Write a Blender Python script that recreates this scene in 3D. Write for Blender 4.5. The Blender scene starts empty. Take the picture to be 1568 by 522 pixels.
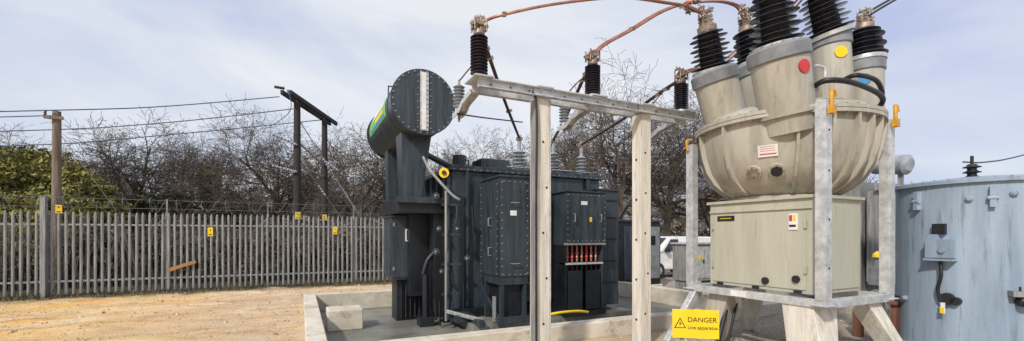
import bpy, math, random
import numpy as np
from mathutils import Vector, Matrix
random.seed(7); rng=np.random.default_rng(7)
F=670.0; H0=1.7; YH=361.0
ANG=math.radians(25.8); c_=math.cos(ANG); s_=math.sin(ANG)
def P(px,py,D):
    X=(px-784)/F*D
    return Vector((c_*X+s_*D, -s_*X+c_*D, H0-(py-YH)/F*D))
def G(px,D,z=0.0):
    p=P(px,0,D); p.z=z; return p
scene=bpy.context.scene
# ---------------------------------------------------------------- materials
MATS={}
def pm(name,c1,c2=None,scale=3.0,rough=0.6,metal=0.0,bump=0.0,bscale=40.0,streak=False,c3=None,fine=0.0,spec=0.5):
    if name in MATS: return MATS[name]
    m=bpy.data.materials.new(name); m.use_nodes=True
    nt=m.node_tree; N=nt.nodes; L=nt.links; bs=N['Principled BSDF']
    bs.inputs['Roughness'].default_value=rough; bs.inputs['Metallic'].default_value=metal
    bs.inputs['Specular IOR Level'].default_value=spec
    tc=N.new('ShaderNodeTexCoord'); mp=N.new('ShaderNodeMapping')
    L.new(tc.outputs['Object'],mp.inputs['Vector'])
    if streak: mp.inputs['Scale'].default_value=(3.5,3.5,0.35)
    n=N.new('ShaderNodeTexNoise'); n.inputs['Scale'].default_value=scale; n.inputs['Detail'].default_value=8; n.inputs['Roughness'].default_value=0.62
    L.new(mp.outputs['Vector'],n.inputs['Vector'])
    r=N.new('ShaderNodeValToRGB'); L.new(n.outputs['Fac'],r.inputs['Fac'])
    if c2 is None: c2=tuple(x*0.72 for x in c1)
    r.color_ramp.elements[0].position=0.35; r.color_ramp.elements[0].color=(*c2,1)
    r.color_ramp.elements[1].position=0.62; r.color_ramp.elements[1].color=(*c1,1)
    out=r.outputs['Color']
    if c3 is not None:
        n3=N.new('ShaderNodeTexNoise'); n3.inputs['Scale'].default_value=scale*2.7; n3.inputs['Detail'].default_value=9; n3.inputs['Roughness'].default_value=0.7
        L.new(mp.outputs['Vector'],n3.inputs['Vector'])
        r3=N.new('ShaderNodeValToRGB'); L.new(n3.outputs['Fac'],r3.inputs['Fac'])
        r3.color_ramp.elements[0].position=0.55; r3.color_ramp.elements[0].color=(0,0,0,1)
        r3.color_ramp.elements[1].position=0.72; r3.color_ramp.elements[1].color=(1,1,1,1)
        mx=N.new('ShaderNodeMix'); mx.data_type='RGBA'; L.new(r3.outputs['Color'],mx.inputs['Factor'])
        L.new(out,mx.inputs['A']); mx.inputs['B'].default_value=(*c3,1); out=mx.outputs['Result']
    L.new(out,bs.inputs['Base Color'])
    mr=N.new('ShaderNodeMapRange'); mr.inputs['To Min'].default_value=max(0,rough-0.12); mr.inputs['To Max'].default_value=min(1,rough+0.15)
    L.new(n.outputs['Fac'],mr.inputs['Value']); L.new(mr.outputs['Result'],bs.inputs['Roughness'])
    if bump>0:
        nb=N.new('ShaderNodeTexNoise'); nb.inputs['Scale'].default_value=bscale; nb.inputs['Detail'].default_value=6
        L.new(tc.outputs['Object'],nb.inputs['Vector'])
        b=N.new('ShaderNodeBump'); b.inputs['Strength'].default_value=bump; b.inputs['Distance'].default_value=0.02
        L.new(nb.outputs['Fac'],b.inputs['Height']); L.new(b.outputs['Normal'],bs.inputs['Normal'])
    MATS[name]=m; return m
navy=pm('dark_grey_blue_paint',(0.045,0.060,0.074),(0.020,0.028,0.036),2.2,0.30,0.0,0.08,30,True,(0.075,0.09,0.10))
navy2=pm('dark_paint_and_shade',(0.012,0.015,0.020),(0.006,0.008,0.010),3,0.45)  # near-black for dark parts; also paints shade into the structure under the conservator
galv=pm('galvanised_steel',(0.66,0.67,0.67),(0.42,0.43,0.44),7,0.38,0.35,0.1,60,False,(0.30,0.29,0.27))
galvd=pm('weathered_galvanised',(0.34,0.34,0.33),(0.18,0.18,0.18),4,0.5,0.2,0.1,40,True,(0.14,0.11,0.08))
fencem=pm('palisade_galvanised',(0.31,0.325,0.33),(0.17,0.18,0.185),5,0.5,0.15,0.0,40,True,(0.12,0.11,0.095))
postm=pm('cream_weathered_post',(0.72,0.68,0.60),(0.50,0.46,0.39),2.5,0.75,0,0.3,45,True,(0.30,0.27,0.22))
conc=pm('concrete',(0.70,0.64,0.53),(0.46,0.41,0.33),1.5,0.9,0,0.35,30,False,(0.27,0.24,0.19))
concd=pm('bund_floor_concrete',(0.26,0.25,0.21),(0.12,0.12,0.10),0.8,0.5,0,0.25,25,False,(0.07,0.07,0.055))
cream=pm('grey_beige_paint',(0.45,0.425,0.36),(0.33,0.31,0.255),1.6,0.38,0,0.06,25,True,(0.26,0.24,0.19))
cream2=pm('cabinet_beige',(0.47,0.46,0.37),(0.40,0.39,0.31),1.3,0.38,0,0.05,20,True,(0.34,0.32,0.25))
lidgrey=pm('grey_collar_paint',(0.24,0.255,0.27),(0.15,0.16,0.175),4,0.42)
blackp=pm('dark_porcelain',(0.045,0.050,0.066),(0.025,0.027,0.038),5,0.18)
brownp=pm('brown_porcelain',(0.045,0.034,0.048),(0.022,0.016,0.024),5,0.18)
greyp=pm('grey_porcelain',(0.36,0.39,0.42),(0.22,0.24,0.27),6,0.3)
copper=pm('copper_tube',(0.52,0.25,0.18),(0.34,0.15,0.10),9,0.4,0.5)
oldcop=pm('weathered_busbar',(0.14,0.085,0.07),(0.07,0.05,0.04),9,0.5,0.5)
clampm=pm('clamp_metal',(0.42,0.34,0.27),(0.22,0.16,0.12),14,0.45,0.5)
rubber=pm('black_rubber',(0.018,0.018,0.02),(0.01,0.01,0.012),6,0.5)
yellow=pm('yellow_sign',(0.88,0.60,0.01),(0.78,0.52,0.01),4,0.45)
orangey=pm('lifting_lug_orange',(0.66,0.34,0.03),(0.45,0.20,0.02),8,0.5)
whitep=pm('white_paint',(0.78,0.78,0.76),(0.65,0.65,0.63),4,0.4)
red=pm('red_paint',(0.6,0.04,0.05),(0.45,0.03,0.03),6,0.4)
bluep=pm('blue_sticker',(0.03,0.25,0.50),(0.02,0.2,0.44),6,0.4)
green=pm('green_sticker',(0.16,0.46,0.09),(0.13,0.38,0.07),6,0.45)
tankblue=pm('blue_grey_tank_paint',(0.32,0.40,0.49),(0.22,0.285,0.36),1.3,0.45,0,0.15,18,True,(0.14,0.165,0.19))
wood=pm('pole_wood',(0.25,0.20,0.155),(0.12,0.09,0.07),3,0.85,0,0.4,30,True)
darkwood=pm('creosote_wood',(0.035,0.03,0.03),(0.018,0.015,0.014),3,0.8,0,0.3,30,True)
plankm=pm('orange_plank',(0.42,0.22,0.08),(0.3,0.15,0.05),5,0.8)
rust=pm('rusty_steel',(0.20,0.08,0.045),(0.11,0.045,0.03),4,0.8)
glassd=pm('dark_glass',(0.02,0.025,0.03),(0.015,0.018,0.02),3,0.1)
wirem=pm('steel_wire',(0.18,0.18,0.19),(0.1,0.1,0.1),5,0.5,0.4)
bluew=pm('line_conductor',(0.05,0.07,0.13),(0.04,0.05,0.09),5,0.5,0.2)
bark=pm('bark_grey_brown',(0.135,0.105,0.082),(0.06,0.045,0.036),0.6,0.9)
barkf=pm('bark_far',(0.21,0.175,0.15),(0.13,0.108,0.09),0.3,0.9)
ivy=pm('evergreen_foliage',(0.30,0.27,0.07),(0.095,0.10,0.03),0.8,0.75)
ivyd=pm('ivy_dark_foliage',(0.075,0.085,0.035),(0.028,0.035,0.016),1.0,0.7)
scrub=pm('scrub_brown',(0.19,0.15,0.095),(0.055,0.045,0.03),0.7,0.9)
hedgef=pm('far_hedge_brown',(0.20,0.165,0.12),(0.09,0.078,0.055),0.25,0.9)
stone=pm('stone_chips',(0.62,0.49,0.34),(0.28,0.20,0.13),2,0.9)
# ---------------------------------------------------------------- mesh builder
def basis(d):
    d=Vector(d).normalized(); a=Vector((0,0,1)) if abs(d.z)<0.95 else Vector((1,0,0))
    x=d.cross(a).normalized(); return x,x.cross(d).normalized()*-1,d
class B:
    def __init__(s): s.v=[];s.f=[];s.m=[];s.s=[];s.mats=[]
    def mi(s,m):
        if m not in s.mats: s.mats.append(m)
        return s.mats.index(m)
    def add(s,vs,fs,m,smooth=False):
        o=len(s.v); s.v.extend([tuple(v) for v in vs]); k=s.mi(m)
        for f in fs: s.f.append(tuple(i+o for i in f)); s.m.append(k); s.s.append(smooth)
    def box(s,x0,x1,y0,y1,z0,z1,m,M=None):
        vs=[Vector((x,y,z)) for z in (z0,z1) for y in (y0,y1) for x in (x0,x1)]
        if M is not None: vs=[M@v for v in vs]
        s.add(vs,[(0,2,3,1),(4,5,7,6),(0,1,5,4),(2,6,7,3),(0,4,6,2),(1,3,7,5)],m)
    def beam(s,p0,p1,w,h,m,up=(0,0,1)):
        p0=Vector(p0);p1=Vector(p1);d=(p1-p0).normalized();x=d.cross(Vector(up))
        if x.length<1e-3: x=d.cross(Vector((0,1,0)))
        x.normalize();y=x.cross(d).normalized()
        vs=[p+x*(a*w/2)+y*(b*h/2) for p in (p0,p1) for a,b in ((-1,-1),(1,-1),(1,1),(-1,1))]
        s.add(vs,[(3,2,1,0),(4,5,6,7),(0,1,5,4),(1,2,6,5),(2,3,7,6),(3,0,4,7)],m)
    def taper(s,p0,p1,a0,b0,a1,b1,m):
        vs=[]
        for p,a,b in ((p0,a0,b0),(p1,a1,b1)):
            for i,j in ((-1,-1),(1,-1),(1,1),(-1,1)): vs.append((p[0]+i*a/2,p[1]+j*b/2,p[2]))
        s.add(vs,[(3,2,1,0),(4,5,6,7),(0,1,5,4),(1,2,6,5),(2,3,7,6),(3,0,4,7)],m)
    def lathe(s,p0,d,prof,m,n=24,shared=False,caps=True):
        x,y,d=basis(d);p0=Vector(p0)
        ring=lambda r,h:[p0+d*h+(x*math.cos(2*math.pi*i/n)+y*math.sin(2*math.pi*i/n))*r for i in range(n)]
        if shared:
            vs=[];fs=[]
            for r,h in prof: vs+=ring(r,h)
            for k in range(len(prof)-1):
                for i in range(n):
                    j=(i+1)%n; fs.append((k*n+i,k*n+j,(k+1)*n+j,(k+1)*n+i))
            s.add(vs,fs,m,True)
        else:
            for k in range(len(prof)-1):
                vs=ring(*prof[k])+ring(*prof[k+1])
                s.add(vs,[(i,(i+1)%n,n+(i+1)%n,n+i) for i in range(n)],m,True)
        if caps:
            if prof[0][0]>1e-4: s.add(ring(*prof[0]),[tuple(range(n))[::-1]],m)
            if prof[-1][0]>1e-4: s.add(ring(*prof[-1]),[tuple(range(n))],m)
    def cyl(s,p0,p1,r,m,n=14,r1=None):
        p0=Vector(p0);p1=Vector(p1)
        s.lathe(p0,p1-p0,[(r,0),(r if r1 is None else r1,(p1-p0).length)],m,n)
    def tube(s,pts,r,m,n=8,smooth=True,rad=None):
        pts=[Vector(p) for p in pts]
        if smooth and len(pts)>2: pts=cr(pts)
        vs=[];fs=[];px=None
        for k,p in enumerate(pts):
            d=(pts[min(k+1,len(pts)-1)]-pts[max(k-1,0)])
            if d.length<1e-6: d=Vector((0,0,1))
            d.normalize()
            if px is None: px=basis(d)[0]
            px=(px-d*px.dot(d)).normalized(); y=d.cross(px)
            for i in range(n):
                a=2*math.pi*i/n; vs.append(p+(px*math.cos(a)+y*math.sin(a))*r)
        for k in range(len(pts)-1):
            for i in range(n):
                j=(i+1)%n; fs.append((k*n+i,k*n+j,(k+1)*n+j,(k+1)*n+i))
        s.add(vs,fs,m,True); s.add(vs[:n],[tuple(range(n))[::-1]],m); s.add(vs[-n:],[tuple(range(n))],m)
    def bolts(s,p0,p1,k,nrm,m,r=0.014,h=0.014):
        p0=Vector(p0);p1=Vector(p1);nrm=Vector(nrm).normalized()
        for i in range(k):
            p=p0.lerp(p1,i/max(1,k-1)); s.lathe(p,nrm,[(r,0),(r,h)],m,6)
    def insul(s,p0,p1,R,m,k,core=0.55,alt=True,n=24,taper=1.0):
        p0=Vector(p0);p1=Vector(p1);Ln=(p1-p0).length;prof=[(R*core,0)];st=Ln/k
        for i in range(k):
            t=1+(taper-1)*i/k
            Ri=R*t*(1.0 if (i%2==0 or not alt) else 0.84);h=i*st;c=R*core*t
            prof+=[(c,h+st*0.22),(Ri,h+st*0.38),(Ri,h+st*0.46),(c*1.12,h+st*0.75),(c,h+st*0.95)]
        prof.append((R*core*taper,Ln)); s.lathe(p0,p1-p0,prof,m,n)
    def obj(s,name,parent=None,bevel=0):
        me=bpy.data.meshes.new(name); me.from_pydata(s.v,[],s.f)
        for m in s.mats: me.materials.append(m)
        me.polygons.foreach_set('material_index',s.m); me.polygons.foreach_set('use_smooth',s.s); me.update()
        o=bpy.data.objects.new(name,me); scene.collection.objects.link(o)
        if parent: o.parent=parent
        if bevel:
            md=o.modifiers.new('bevel','BEVEL'); md.width=bevel; md.segments=2; md.limit_method='ANGLE'; md.angle_limit=math.radians(60)
        return o
def cr(pts,k=8):
    o=[];n=len(pts)
    for i in range(n-1):
        a=pts[max(i-1,0)];b=pts[i];c=pts[i+1];d=pts[min(i+2,n-1)]
        for j in range(k):
            t=j/k; o.append(0.5*((2*b)+(c-a)*t+(2*a-5*b+4*c-d)*t*t+(3*b-a-3*c+d)*t**3))
    o.append(pts[-1]); return o
def empty(name):
    e=bpy.data.objects.new(name,None); scene.collection.objects.link(e); return e
def text(body,size,m,M,parent,name):
    cu=bpy.data.curves.new(name,'FONT'); cu.body=body; cu.size=size; cu.align_x='CENTER'; cu.align_y='CENTER'; cu.extrude=0.001
    t=bpy.data.objects.new(name,cu); scene.collection.objects.link(t)
    bpy.context.view_layer.update()
    me=bpy.data.meshes.new_from_object(t.evaluated_get(bpy.context.evaluated_depsgraph_get()))
    bpy.data.objects.remove(t); me.materials.clear(); me.materials.append(m)
    o=bpy.data.objects.new(name,me); scene.collection.objects.link(o); o.matrix_world=M; o.parent=parent; return o
# ---------------------------------------------------------------- ground
from mathutils import noise as mn
BU0,BU1,BV0,BV1=0.07,9.3,6.0,12.1
def gz(u,v):
    if not(-15<u<19 and -4<v<20): return -.01
    z=0.045*mn.noise(Vector((u*.5,v*.5,0)))+0.04*mn.noise(Vector((u*1.7,v*1.7,3)))+0.03*mn.noise(Vector((u*4,v*4,5)))
    if u<0:
        for k,vc in enumerate((9.2,10.9,12.6,14.1)):
            w=vc+.35*math.sin(u*.35+k)+.25*mn.noise(Vector((u*.4,k*7.,1)))
            d=abs(v-w); z+=-.06*math.exp(-(d/.16)**2)+.035*math.exp(-((d-.32)/.12)**2)
    return z-.01
def axis(lo,hi,a,b,st,extra):
    l=list(np.arange(a,b+1e-6,st)); g=[];x=a;d=st
    while x>lo: d*=1.5; x-=d; g.append(x)
    x=b;d=st
    while x<hi: d*=1.5; x+=d; l.append(x)
    l=[q for q in l if all(abs(q-e)>st*0.5 for e in extra)]
    return np.array(sorted(g+l+extra))
us=axis(-600,600,-14,18,0.14,[BU0+.1,BU1-.1]); vs_=axis(-600,600,-1,18,0.12,[BV0+.1,BV1-.1])
gv=[];gf=[]
for v in vs_:
    for u in us: gv.append((u,v,gz(u,v)))
nu=len(us)
for j in range(len(vs_)-1):
    for i in range(nu-1):
        mu=(us[i]+us[i+1])/2;mv=(vs_[j]+vs_[j+1])/2
        if BU0+.1<mu<BU1-.1 and BV0+.1<mv<BV1-.1: continue
        gf.append((j*nu+i,j*nu+i+1,(j+1)*nu+i+1,(j+1)*nu+i))
gm=bpy.data.materials.new('sandy_ground'); gm.use_nodes=True
nt=gm.node_tree;N=nt.nodes;L=nt.links;bs=N['Principled BSDF'];bs.inputs['Roughness'].default_value=0.95;bs.inputs['Specular IOR Level'].default_value=0.2
tc=N.new('ShaderNodeTexCoord')
def nz(sc,det=8,ro=0.6,st=None):
    n=N.new('ShaderNodeTexNoise');n.inputs['Scale'].default_value=sc;n.inputs['Detail'].default_value=det;n.inputs['Roughness'].default_value=ro
    if st:
        mp=N.new('ShaderNodeMapping');mp.inputs['Scale'].default_value=st;L.new(tc.outputs['Object'],mp.inputs['Vector']);L.new(mp.outputs['Vector'],n.inputs['Vector'])
    else: L.new(tc.outputs['Object'],n.inputs['Vector'])
    return n.outputs['Fac']
def ramp(f,a,b,ca=(0,0,0,1),cb=(1,1,1,1)):
    r=N.new('ShaderNodeValToRGB');L.new(f,r.inputs['Fac']);e=r.color_ramp.elements
    e[0].position=a;e[0].color=ca;e[1].position=b;e[1].color=cb;return r.outputs['Color']
def mix(f,a,b,mode='MIX'):
    x=N.new('ShaderNodeMix');x.data_type='RGBA';x.blend_type=mode
    if hasattr(f,'links'): L.new(f,x.inputs['Factor'])
    else: x.inputs['Factor'].default_value=f
    for k,q in (('A',a),('B',b)):
        if hasattr(q,'links'): L.new(q,x.inputs[k])
        else: x.inputs[k].default_value=q
    return x.outputs['Result']
sp=N.new('ShaderNodeSeparateXYZ');L.new(tc.outputs['Object'],sp.inputs[0])
def mrange(o,a,b):
    m=N.new('ShaderNodeMapRange');L.new(o,m.inputs['Value']);m.inputs['From Min'].default_value=a;m.inputs['From Max'].default_value=b;return m.outputs['Result']
def math_(op,a,b):
    m=N.new('ShaderNodeMath');m.operation=op
    for k,q in enumerate((a,b)):
        if hasattr(q,'links'): L.new(q,m.inputs[k])
        else: m.inputs[k].default_value=q
    return m.outputs[0]
ob=mrange(math_('ADD',sp.outputs['X'],math_('MULTIPLY',nz(0.5),3.0)),-3.4,0.6)
sand=mix(ramp(nz(0.9,9,.65),0.40,0.60),(0.74,0.41,0.11,1),(0.74,0.50,0.22,1))
rub=mix(ramp(nz(1.1,9,.65),0.40,0.60),(0.60,0.41,0.25,1),(0.66,0.50,0.34,1))
base=mix(ob,sand,rub)
base=mix(math_('MULTIPLY',ramp(nz(1.3,10,.72,(.35,1.8,1)),0.52,0.62),.75),base,(0.40,0.22,0.09,1))
base=mix(ramp(nz(0.8,10,.7,(.35,1.3,1)),0.52,0.66),base,(0.78,0.62,0.40,1))
base=mix(math_('MULTIPLY',ramp(nz(7,9,.75),0.55,0.70),.7),base,(0.36,0.23,0.12,1))
base=mix(ramp(nz(30,5,.7),0.50,0.70),base,(0.76,0.62,0.44,1))
base=mix(math_('MULTIPLY',ramp(nz(48,4,.7),0.58,0.70),.8),base,(0.20,0.13,0.08,1))
grav=mix(ramp(nz(40,4,.7),0.42,0.6),(0.19,0.16,0.13,1),(0.52,0.46,0.38,1))
base=mix(mrange(math_('ADD',sp.outputs['X'],math_('MULTIPLY',nz(0.8),2.0)),5.0,7.5),base,grav)
verge=mix(ramp(nz(9,6,.7),0.4,0.62),(0.06,0.06,0.03,1),(0.24,0.19,0.11,1))
base=mix(mrange(math_('ADD',sp.outputs['Y'],math_('MULTIPLY',nz(1.2),2.8)),16.9,17.6),base,verge)
field=mix(ramp(nz(0.3,8,.7),0.4,0.6),(0.07,0.075,0.03,1),(0.16,0.12,0.07,1))
base=mix(mrange(sp.outputs['Y'],18.5,22),base,field)
L.new(base,bs.inputs['Base Color'])
b=N.new('ShaderNodeBump');b.inputs['Strength'].default_value=0.85;b.inputs['Distance'].default_value=0.03
L.new(math_('ADD',math_('ADD',nz(9,8,.75),nz(24,6,.7)),math_('MULTIPLY',nz(70,4,.7),0.5)),b.inputs['Height']);L.new(b.outputs['Normal'],bs.inputs['Normal'])
me=bpy.data.meshes.new('ground');me.from_pydata(gv,[],gf);me.materials.append(gm);me.polygons.foreach_set('use_smooth',[True]*len(gf))
scene.collection.objects.link(bpy.data.objects.new('ground',me))
b_=B()
for i in range(6500):
    if i%4: u=random.uniform(-9,2.2);v=random.uniform(5,16)
    else: u=random.uniform(2,12);v=random.uniform(1.5,5.9)
    if BU0-.1<u<BU1+.1 and BV0-.1<v<BV1+.1: continue
    r=random.choice([.010,.012,.015,.018,.022,.028,.02,.05 if i%11==0 else .015]);a=random.random()*6
    z=gz(u,v)-.004
    ring=[(u+r*math.cos(a+k*1.26)*random.uniform(.7,1.2),v+r*math.sin(a+k*1.26)*random.uniform(.7,1.2),z) for k in range(5)]
    ring2=[(u+(x-u)*.6,v+(y-v)*.6,z+r*random.uniform(.5,1.0)) for x,y,_ in ring]
    b_.add(ring+ring2,[(k,(k+1)%5,5+(k+1)%5,5+k) for k in range(5)]+[(5,6,7,8,9)],stone)
b_.obj('gravel_stones')
# ---------------------------------------------------------------- bund
b=B();T=.27;ZT=.25;ZB=-.45
b.box(BU0,BU0+T,BV0,BV1,ZB,ZT,conc)
b.box(BU1-T,BU1,BV0,BV1,ZB,ZT,conc)
b.box(BU0+T,BU1-T,BV0,BV0+T,ZB,ZT-.003,conc)
b.box(BU0+T,BU1-T,BV1-T,BV1,ZB,ZT-.003,conc)
bz=b.obj('concrete_bund_wall',bevel=.015)
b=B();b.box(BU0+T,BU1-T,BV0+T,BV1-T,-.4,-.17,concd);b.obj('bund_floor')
b=B();q=G(527,8.9);b.box(q.x-.33,q.x+.33,q.y-.3,q.y+.3,-.17,.24,conc);
b.obj('concrete_block',bevel=.02)
b=B();b.box(7.0,7.9,10.2,11.3,-.17,.55,conc);b.obj('concrete_block',bevel=.02)
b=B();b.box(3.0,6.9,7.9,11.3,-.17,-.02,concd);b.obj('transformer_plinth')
# ---------------------------------------------------------------- palisade fence
def fence(name,p0,p1,h=2.4,pitch=.155,wire=True,off=0.0):
    b=B();p0=Vector(p0);p1=Vector(p1);d=(p1-p0);Ln=d.length;d.normalize();n=Vector((d.y,-d.x,0))
    k=int(Ln/pitch)
    for i in range(k):
        p=p0+d*(i*pitch+.08)+n*.03; w=.034; t=.018; hh=h+random.uniform(-.015,.015)
        lean=d*random.uniform(-.012,.012)
        vs=[];
        for z,ww,kk in ((.06,w,0),(hh-.09,w,1),):
            for a,o in ((-1,0),(-.35,t),(.35,t),(1,0)): vs.append(p+d*a*ww+n*o+lean*kk+Vector((0,0,z)))
        vs+= [p-d*.02+n*.015+lean+Vector((0,0,hh-.03)),p+lean+n*.015+Vector((0,0,hh)),p+d*.02+n*.015+lean+Vector((0,0,hh-.03))]
        b.add(vs,[(0,1,5,4),(1,2,6,5),(2,3,7,6),(4,5,8),(5,6,10,9,8),(6,7,10)],fencem)
    for z in (.42,2.02): b.beam(p0+Vector((0,0,z*h/2.4)),p1+Vector((0,0,z*h/2.4)),.05,.05,fencem)
    m=int(Ln/2.7)
    for i in range(m+1):
        p=p0+d*(i*2.7+off)
        if i*2.7+off>Ln+.1: break
        b.beam(p-n*.06,p-n*.06+Vector((0,0,h+.02)),.06,.11,fencem)
        b.beam(p-n*.06+Vector((0,0,h)),p-n*.06+Vector((0,0,h+.42)),.04,.04,fencem)
        if wire: b.beam(p-n*.06+Vector((0,0,h-.1)),p-n*.06-d*.42+Vector((0,0,h-.55)),.03,.03,fencem)
    if wire:
        for z in (.12,.38): b.beam(p0-n*.06+Vector((0,0,h+z)),p1-n*.06+Vector((0,0,h+z)),.012,.012,wirem)
        pts=[];t=0
        while t<Ln:
            a=t/.32*2*math.pi; R=.20+.03*math.sin(t*3)
            pts.append(p0+d*(t+.12*math.sin(a*.5))-n*.06+n*R*math.cos(a)*.8+Vector((0,0,h+.24+R*math.sin(a)))); t+=.32/12
        b.tube(pts,.008,wirem,3,False)
    return b.obj(name)
FV=16.6
fence('palisade_fence',(-17.18,FV,0),(6.0,FV,0),off=0.0)
fence('palisade_fence',(6.0,FV,0),(6.0,44,0),pitch=.17)
fence('palisade_fence',(6.0,44,0),(48,44,0),pitch=.2,wire=False)
b=B();q=Vector((-6.38,FV-.12,0));b.beam(q,q+Vector((0,0,2.78)),.11,.11,fencem);b.box(q.x-.07,q.x+.07,q.y-.07,q.y+.07,2.78,2.8,fencem);b.obj('gate_post')
def plate(name,px,py,D,w,h,m,rz=0.0,off=.0):
    p=P(px,py,D);b=B();M=Matrix.Translation(p)@Matrix.Rotation(rz,4,'Z')
    b.box(-w/2,w/2,-.004,.004,-h/2,h/2,m,M);b.box(-w*.32,w*.32,-.0065,-.0042,-h*.36,-h*.26,rubber,M)
    b.box(-w*.10,w*.10,-.0065,-.0042,h*.12,h*.26,rubber,M)
    return b.obj(name)
for px,py in ((322,355),(513,353)):
    t=(px-784)/F; D=(FV-.1)/(c_-s_*t); plate('warning_sign',px,py,D,.14,.27,yellow)
p=P(278,407,(FV-.12)/(c_-s_*((278-784)/F)));b=B();M=Matrix.Translation(p)@Matrix.Rotation(math.radians(-20),4,'Y')
b.box(-.38,.38,-.02,.02,-.05,.05,plankm,M);b.obj('timber_plank')
# ---------------------------------------------------------------- poles + lines
b=B();q=G(87,14.0);b.cyl(q,(q.x,q.y,5.68),.14,wood,12,.105)
b.beam((q.x-.25,q.y-.14,5.45),(q.x+.2,q.y-.14,5.45),.08,.1,wood)
b.tube([(q.x,q.y,5.1),(q.x+1.6,q.y-.6,2.6),(q.x+2.4,q.y-.9,.0)],.012,wirem,4,False)
b.insul((q.x-.22,q.y-.14,5.5),(q.x-.22,q.y-.14,5.66),.05,brownp,3,n=8);b.obj('utility_pole')
plate('warning_sign',90,320,13.78,.16,.26,yellow)
b=B();A1=G(455,18.0);A2=G(497,20.8);ht=7.25
for q in (A1,A2):
    b.cyl(q,(q.x,q.y,ht),.16,darkwood,12,.125)
d=(A2-A1).normalized();e0=A1-d*.95;e1=A2+d*1.1
e0.z=e1.z=ht+.05;off=Vector((d.y,-d.x,0))*.16
b.beam(e0+off,e1+off,.10,.17,darkwood);b.beam(e0-off,e1-off,.10,.17,darkwood)
for t in (.03,.5,.97):
    p=e0.lerp(e1,t)+Vector((0,0,.1)); b.cyl(p-Vector((0,0,.1)),p+Vector((0,0,.05)),.03,galvd,8)
    b.insul(p+Vector((-.1,-.25,0)),p+Vector((-.45,-.3,0)),.08,brownp,4,n=8)
b.beam(A1+Vector((0,0,5.6)),A2+Vector((0,0,5.0)),.05,.05,galvd)
b.beam(A1+Vector((0,0,4.6)),A2+Vector((0,0,4.5)),.06,.08,galvd)
b.insul(A1+Vector((-.9,-.2,5.75)),A1+Vector((-.0,-.2,5.4)),.07,greyp,7,n=8);b.insul(A1+Vector((-.9,-.2,4.5)),A1+Vector((-.0,-.2,4.3)),.06,greyp,7,n=8)
b.insul(A2+Vector((-.1,-.2,5.3)),A2+Vector((.6,-.2,4.8)),.07,greyp,6,n=8)
for k,(q,hh) in enumerate(((A1,6.6),(A2,6.5),(A2,5.2),(A1,5.0))):
    p=Vector((q.x,q.y,hh)); e=P([596,610,600,575][k],[318,300,332,330][k],[21,24,23,20][k]);e.z=0.3
    b.tube([p,e],.022,[galvd,wirem][k%2],4,False)
    m_=p.lerp(e,.25);b.insul(m_,m_+(e-p).normalized()*.5,.06,greyp,4,n=8)
p=e0+Vector((.1,-.2,-.0));b.tube([p,p+Vector((0.05,-.1,-.8)),P(412,195,18)],.016,bluew,4)
b.obj('h_frame_power_pole')
plate('warning_sign',456,330,17.8,.2,.28,yellow);plate('warning_sign',497,333,20.6,.2,.28,yellow)
b=B();lp=Vector((G(87,14).x,G(87,14).y,5.6))
b.tube([P(-700,170,15),P(-300,176,14.5),lp+Vector((-.2,-.14,.05)),P(250,163,15.6),P(428,148,17.4)],.019,bluew,5)
b.tube([P(-700,215,17),P(0,201,17),P(240,189,17.6),P(455,166,18.9)],.021,bluew,5)
b.tube([P(-700,240,18),P(0,224,18),P(240,208,19),P(508,182,20.9)],.022,bluew,5)
b.tube([P(-700,200,12),P(-100,182,13),P(78,177,13.9)],.017,bluew,5)
b.obj('overhead_power_lines')
# ---------------------------------------------------------------- transformer
TR=empty('power_transformer')
b=B()
b.box(2.9,6.7,8.87,11.2,.05,3.08,navy)
b.box(2.82,6.78,8.79,11.28,3.08,3.14,navy);b.box(2.86,6.74,8.83,11.24,3.14,3.20,navy)
b.bolts((2.9,8.79,3.11),(6.7,8.79,3.11),26,(0,-1,0),galvd);b.bolts((2.82,8.9,3.11),(2.82,11.2,3.11),16,(-1,0,0),galvd)
for v in (9.25,9.75,10.25,10.8): b.box(2.80,2.9,v-.03,v+.03,.1,3.07,navy)
for u in (3.2,4.4,4.75,6.3): b.box(u-.03,u+.03,8.77,8.87,.1,3.07,navy)
for z in (.9,1.7,2.5): b.box(2.84,2.9,8.95,11.1,z,z+.05,navy)
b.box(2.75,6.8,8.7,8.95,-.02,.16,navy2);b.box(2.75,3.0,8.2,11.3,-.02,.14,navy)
b.beam((3.1,7.7,.02),(3.1,8.7,.06),.12,.12,navy);b.beam((2.62,8.4,.2),(3.2,7.9,.05),.07,.07,galvd)
b.box(3.6,4.3,9.0,9.6,3.2,3.42,navy);b.box(5.2,6.6,9.6,10.6,3.2,3.4,navy);b.cyl((3.4,9.9,3.2),(3.4,9.9,3.6),.16,navy,16)
for u in (3.15,6.45): b.cyl((u,9.0,3.2),(u,9.0,3.38),.05,navy,10)
for u in (3.1,4.9,6.5): b.tube([(u,8.85,3.2),(u,8.85,3.32),(u+.14,8.85,3.32),(u+.14,8.85,3.2)],.018,navy,6,False)
b.tube([(3.3,10,3.3),(2.6,10,3.6),(2.2,10,3.8)],.07,navy,10)
b.tube([(4.2,8.95,3.26),(5.4,8.95,3.27),(6.6,8.95,3.26)],.02,galvd,6)
b.obj('main_tank',TR,.01)
b=B() # front bolted box
b.box(3.52,4.12,7.8,8.87,.77,2.86,navy)
b.box(3.49,4.15,7.77,8.8,2.86,2.9,navy);b.box(3.50,4.14,7.78,8.8,.735,.77,navy)
b.box(3.50,4.14,7.775,7.80,.9,2.80,navy)
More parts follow.
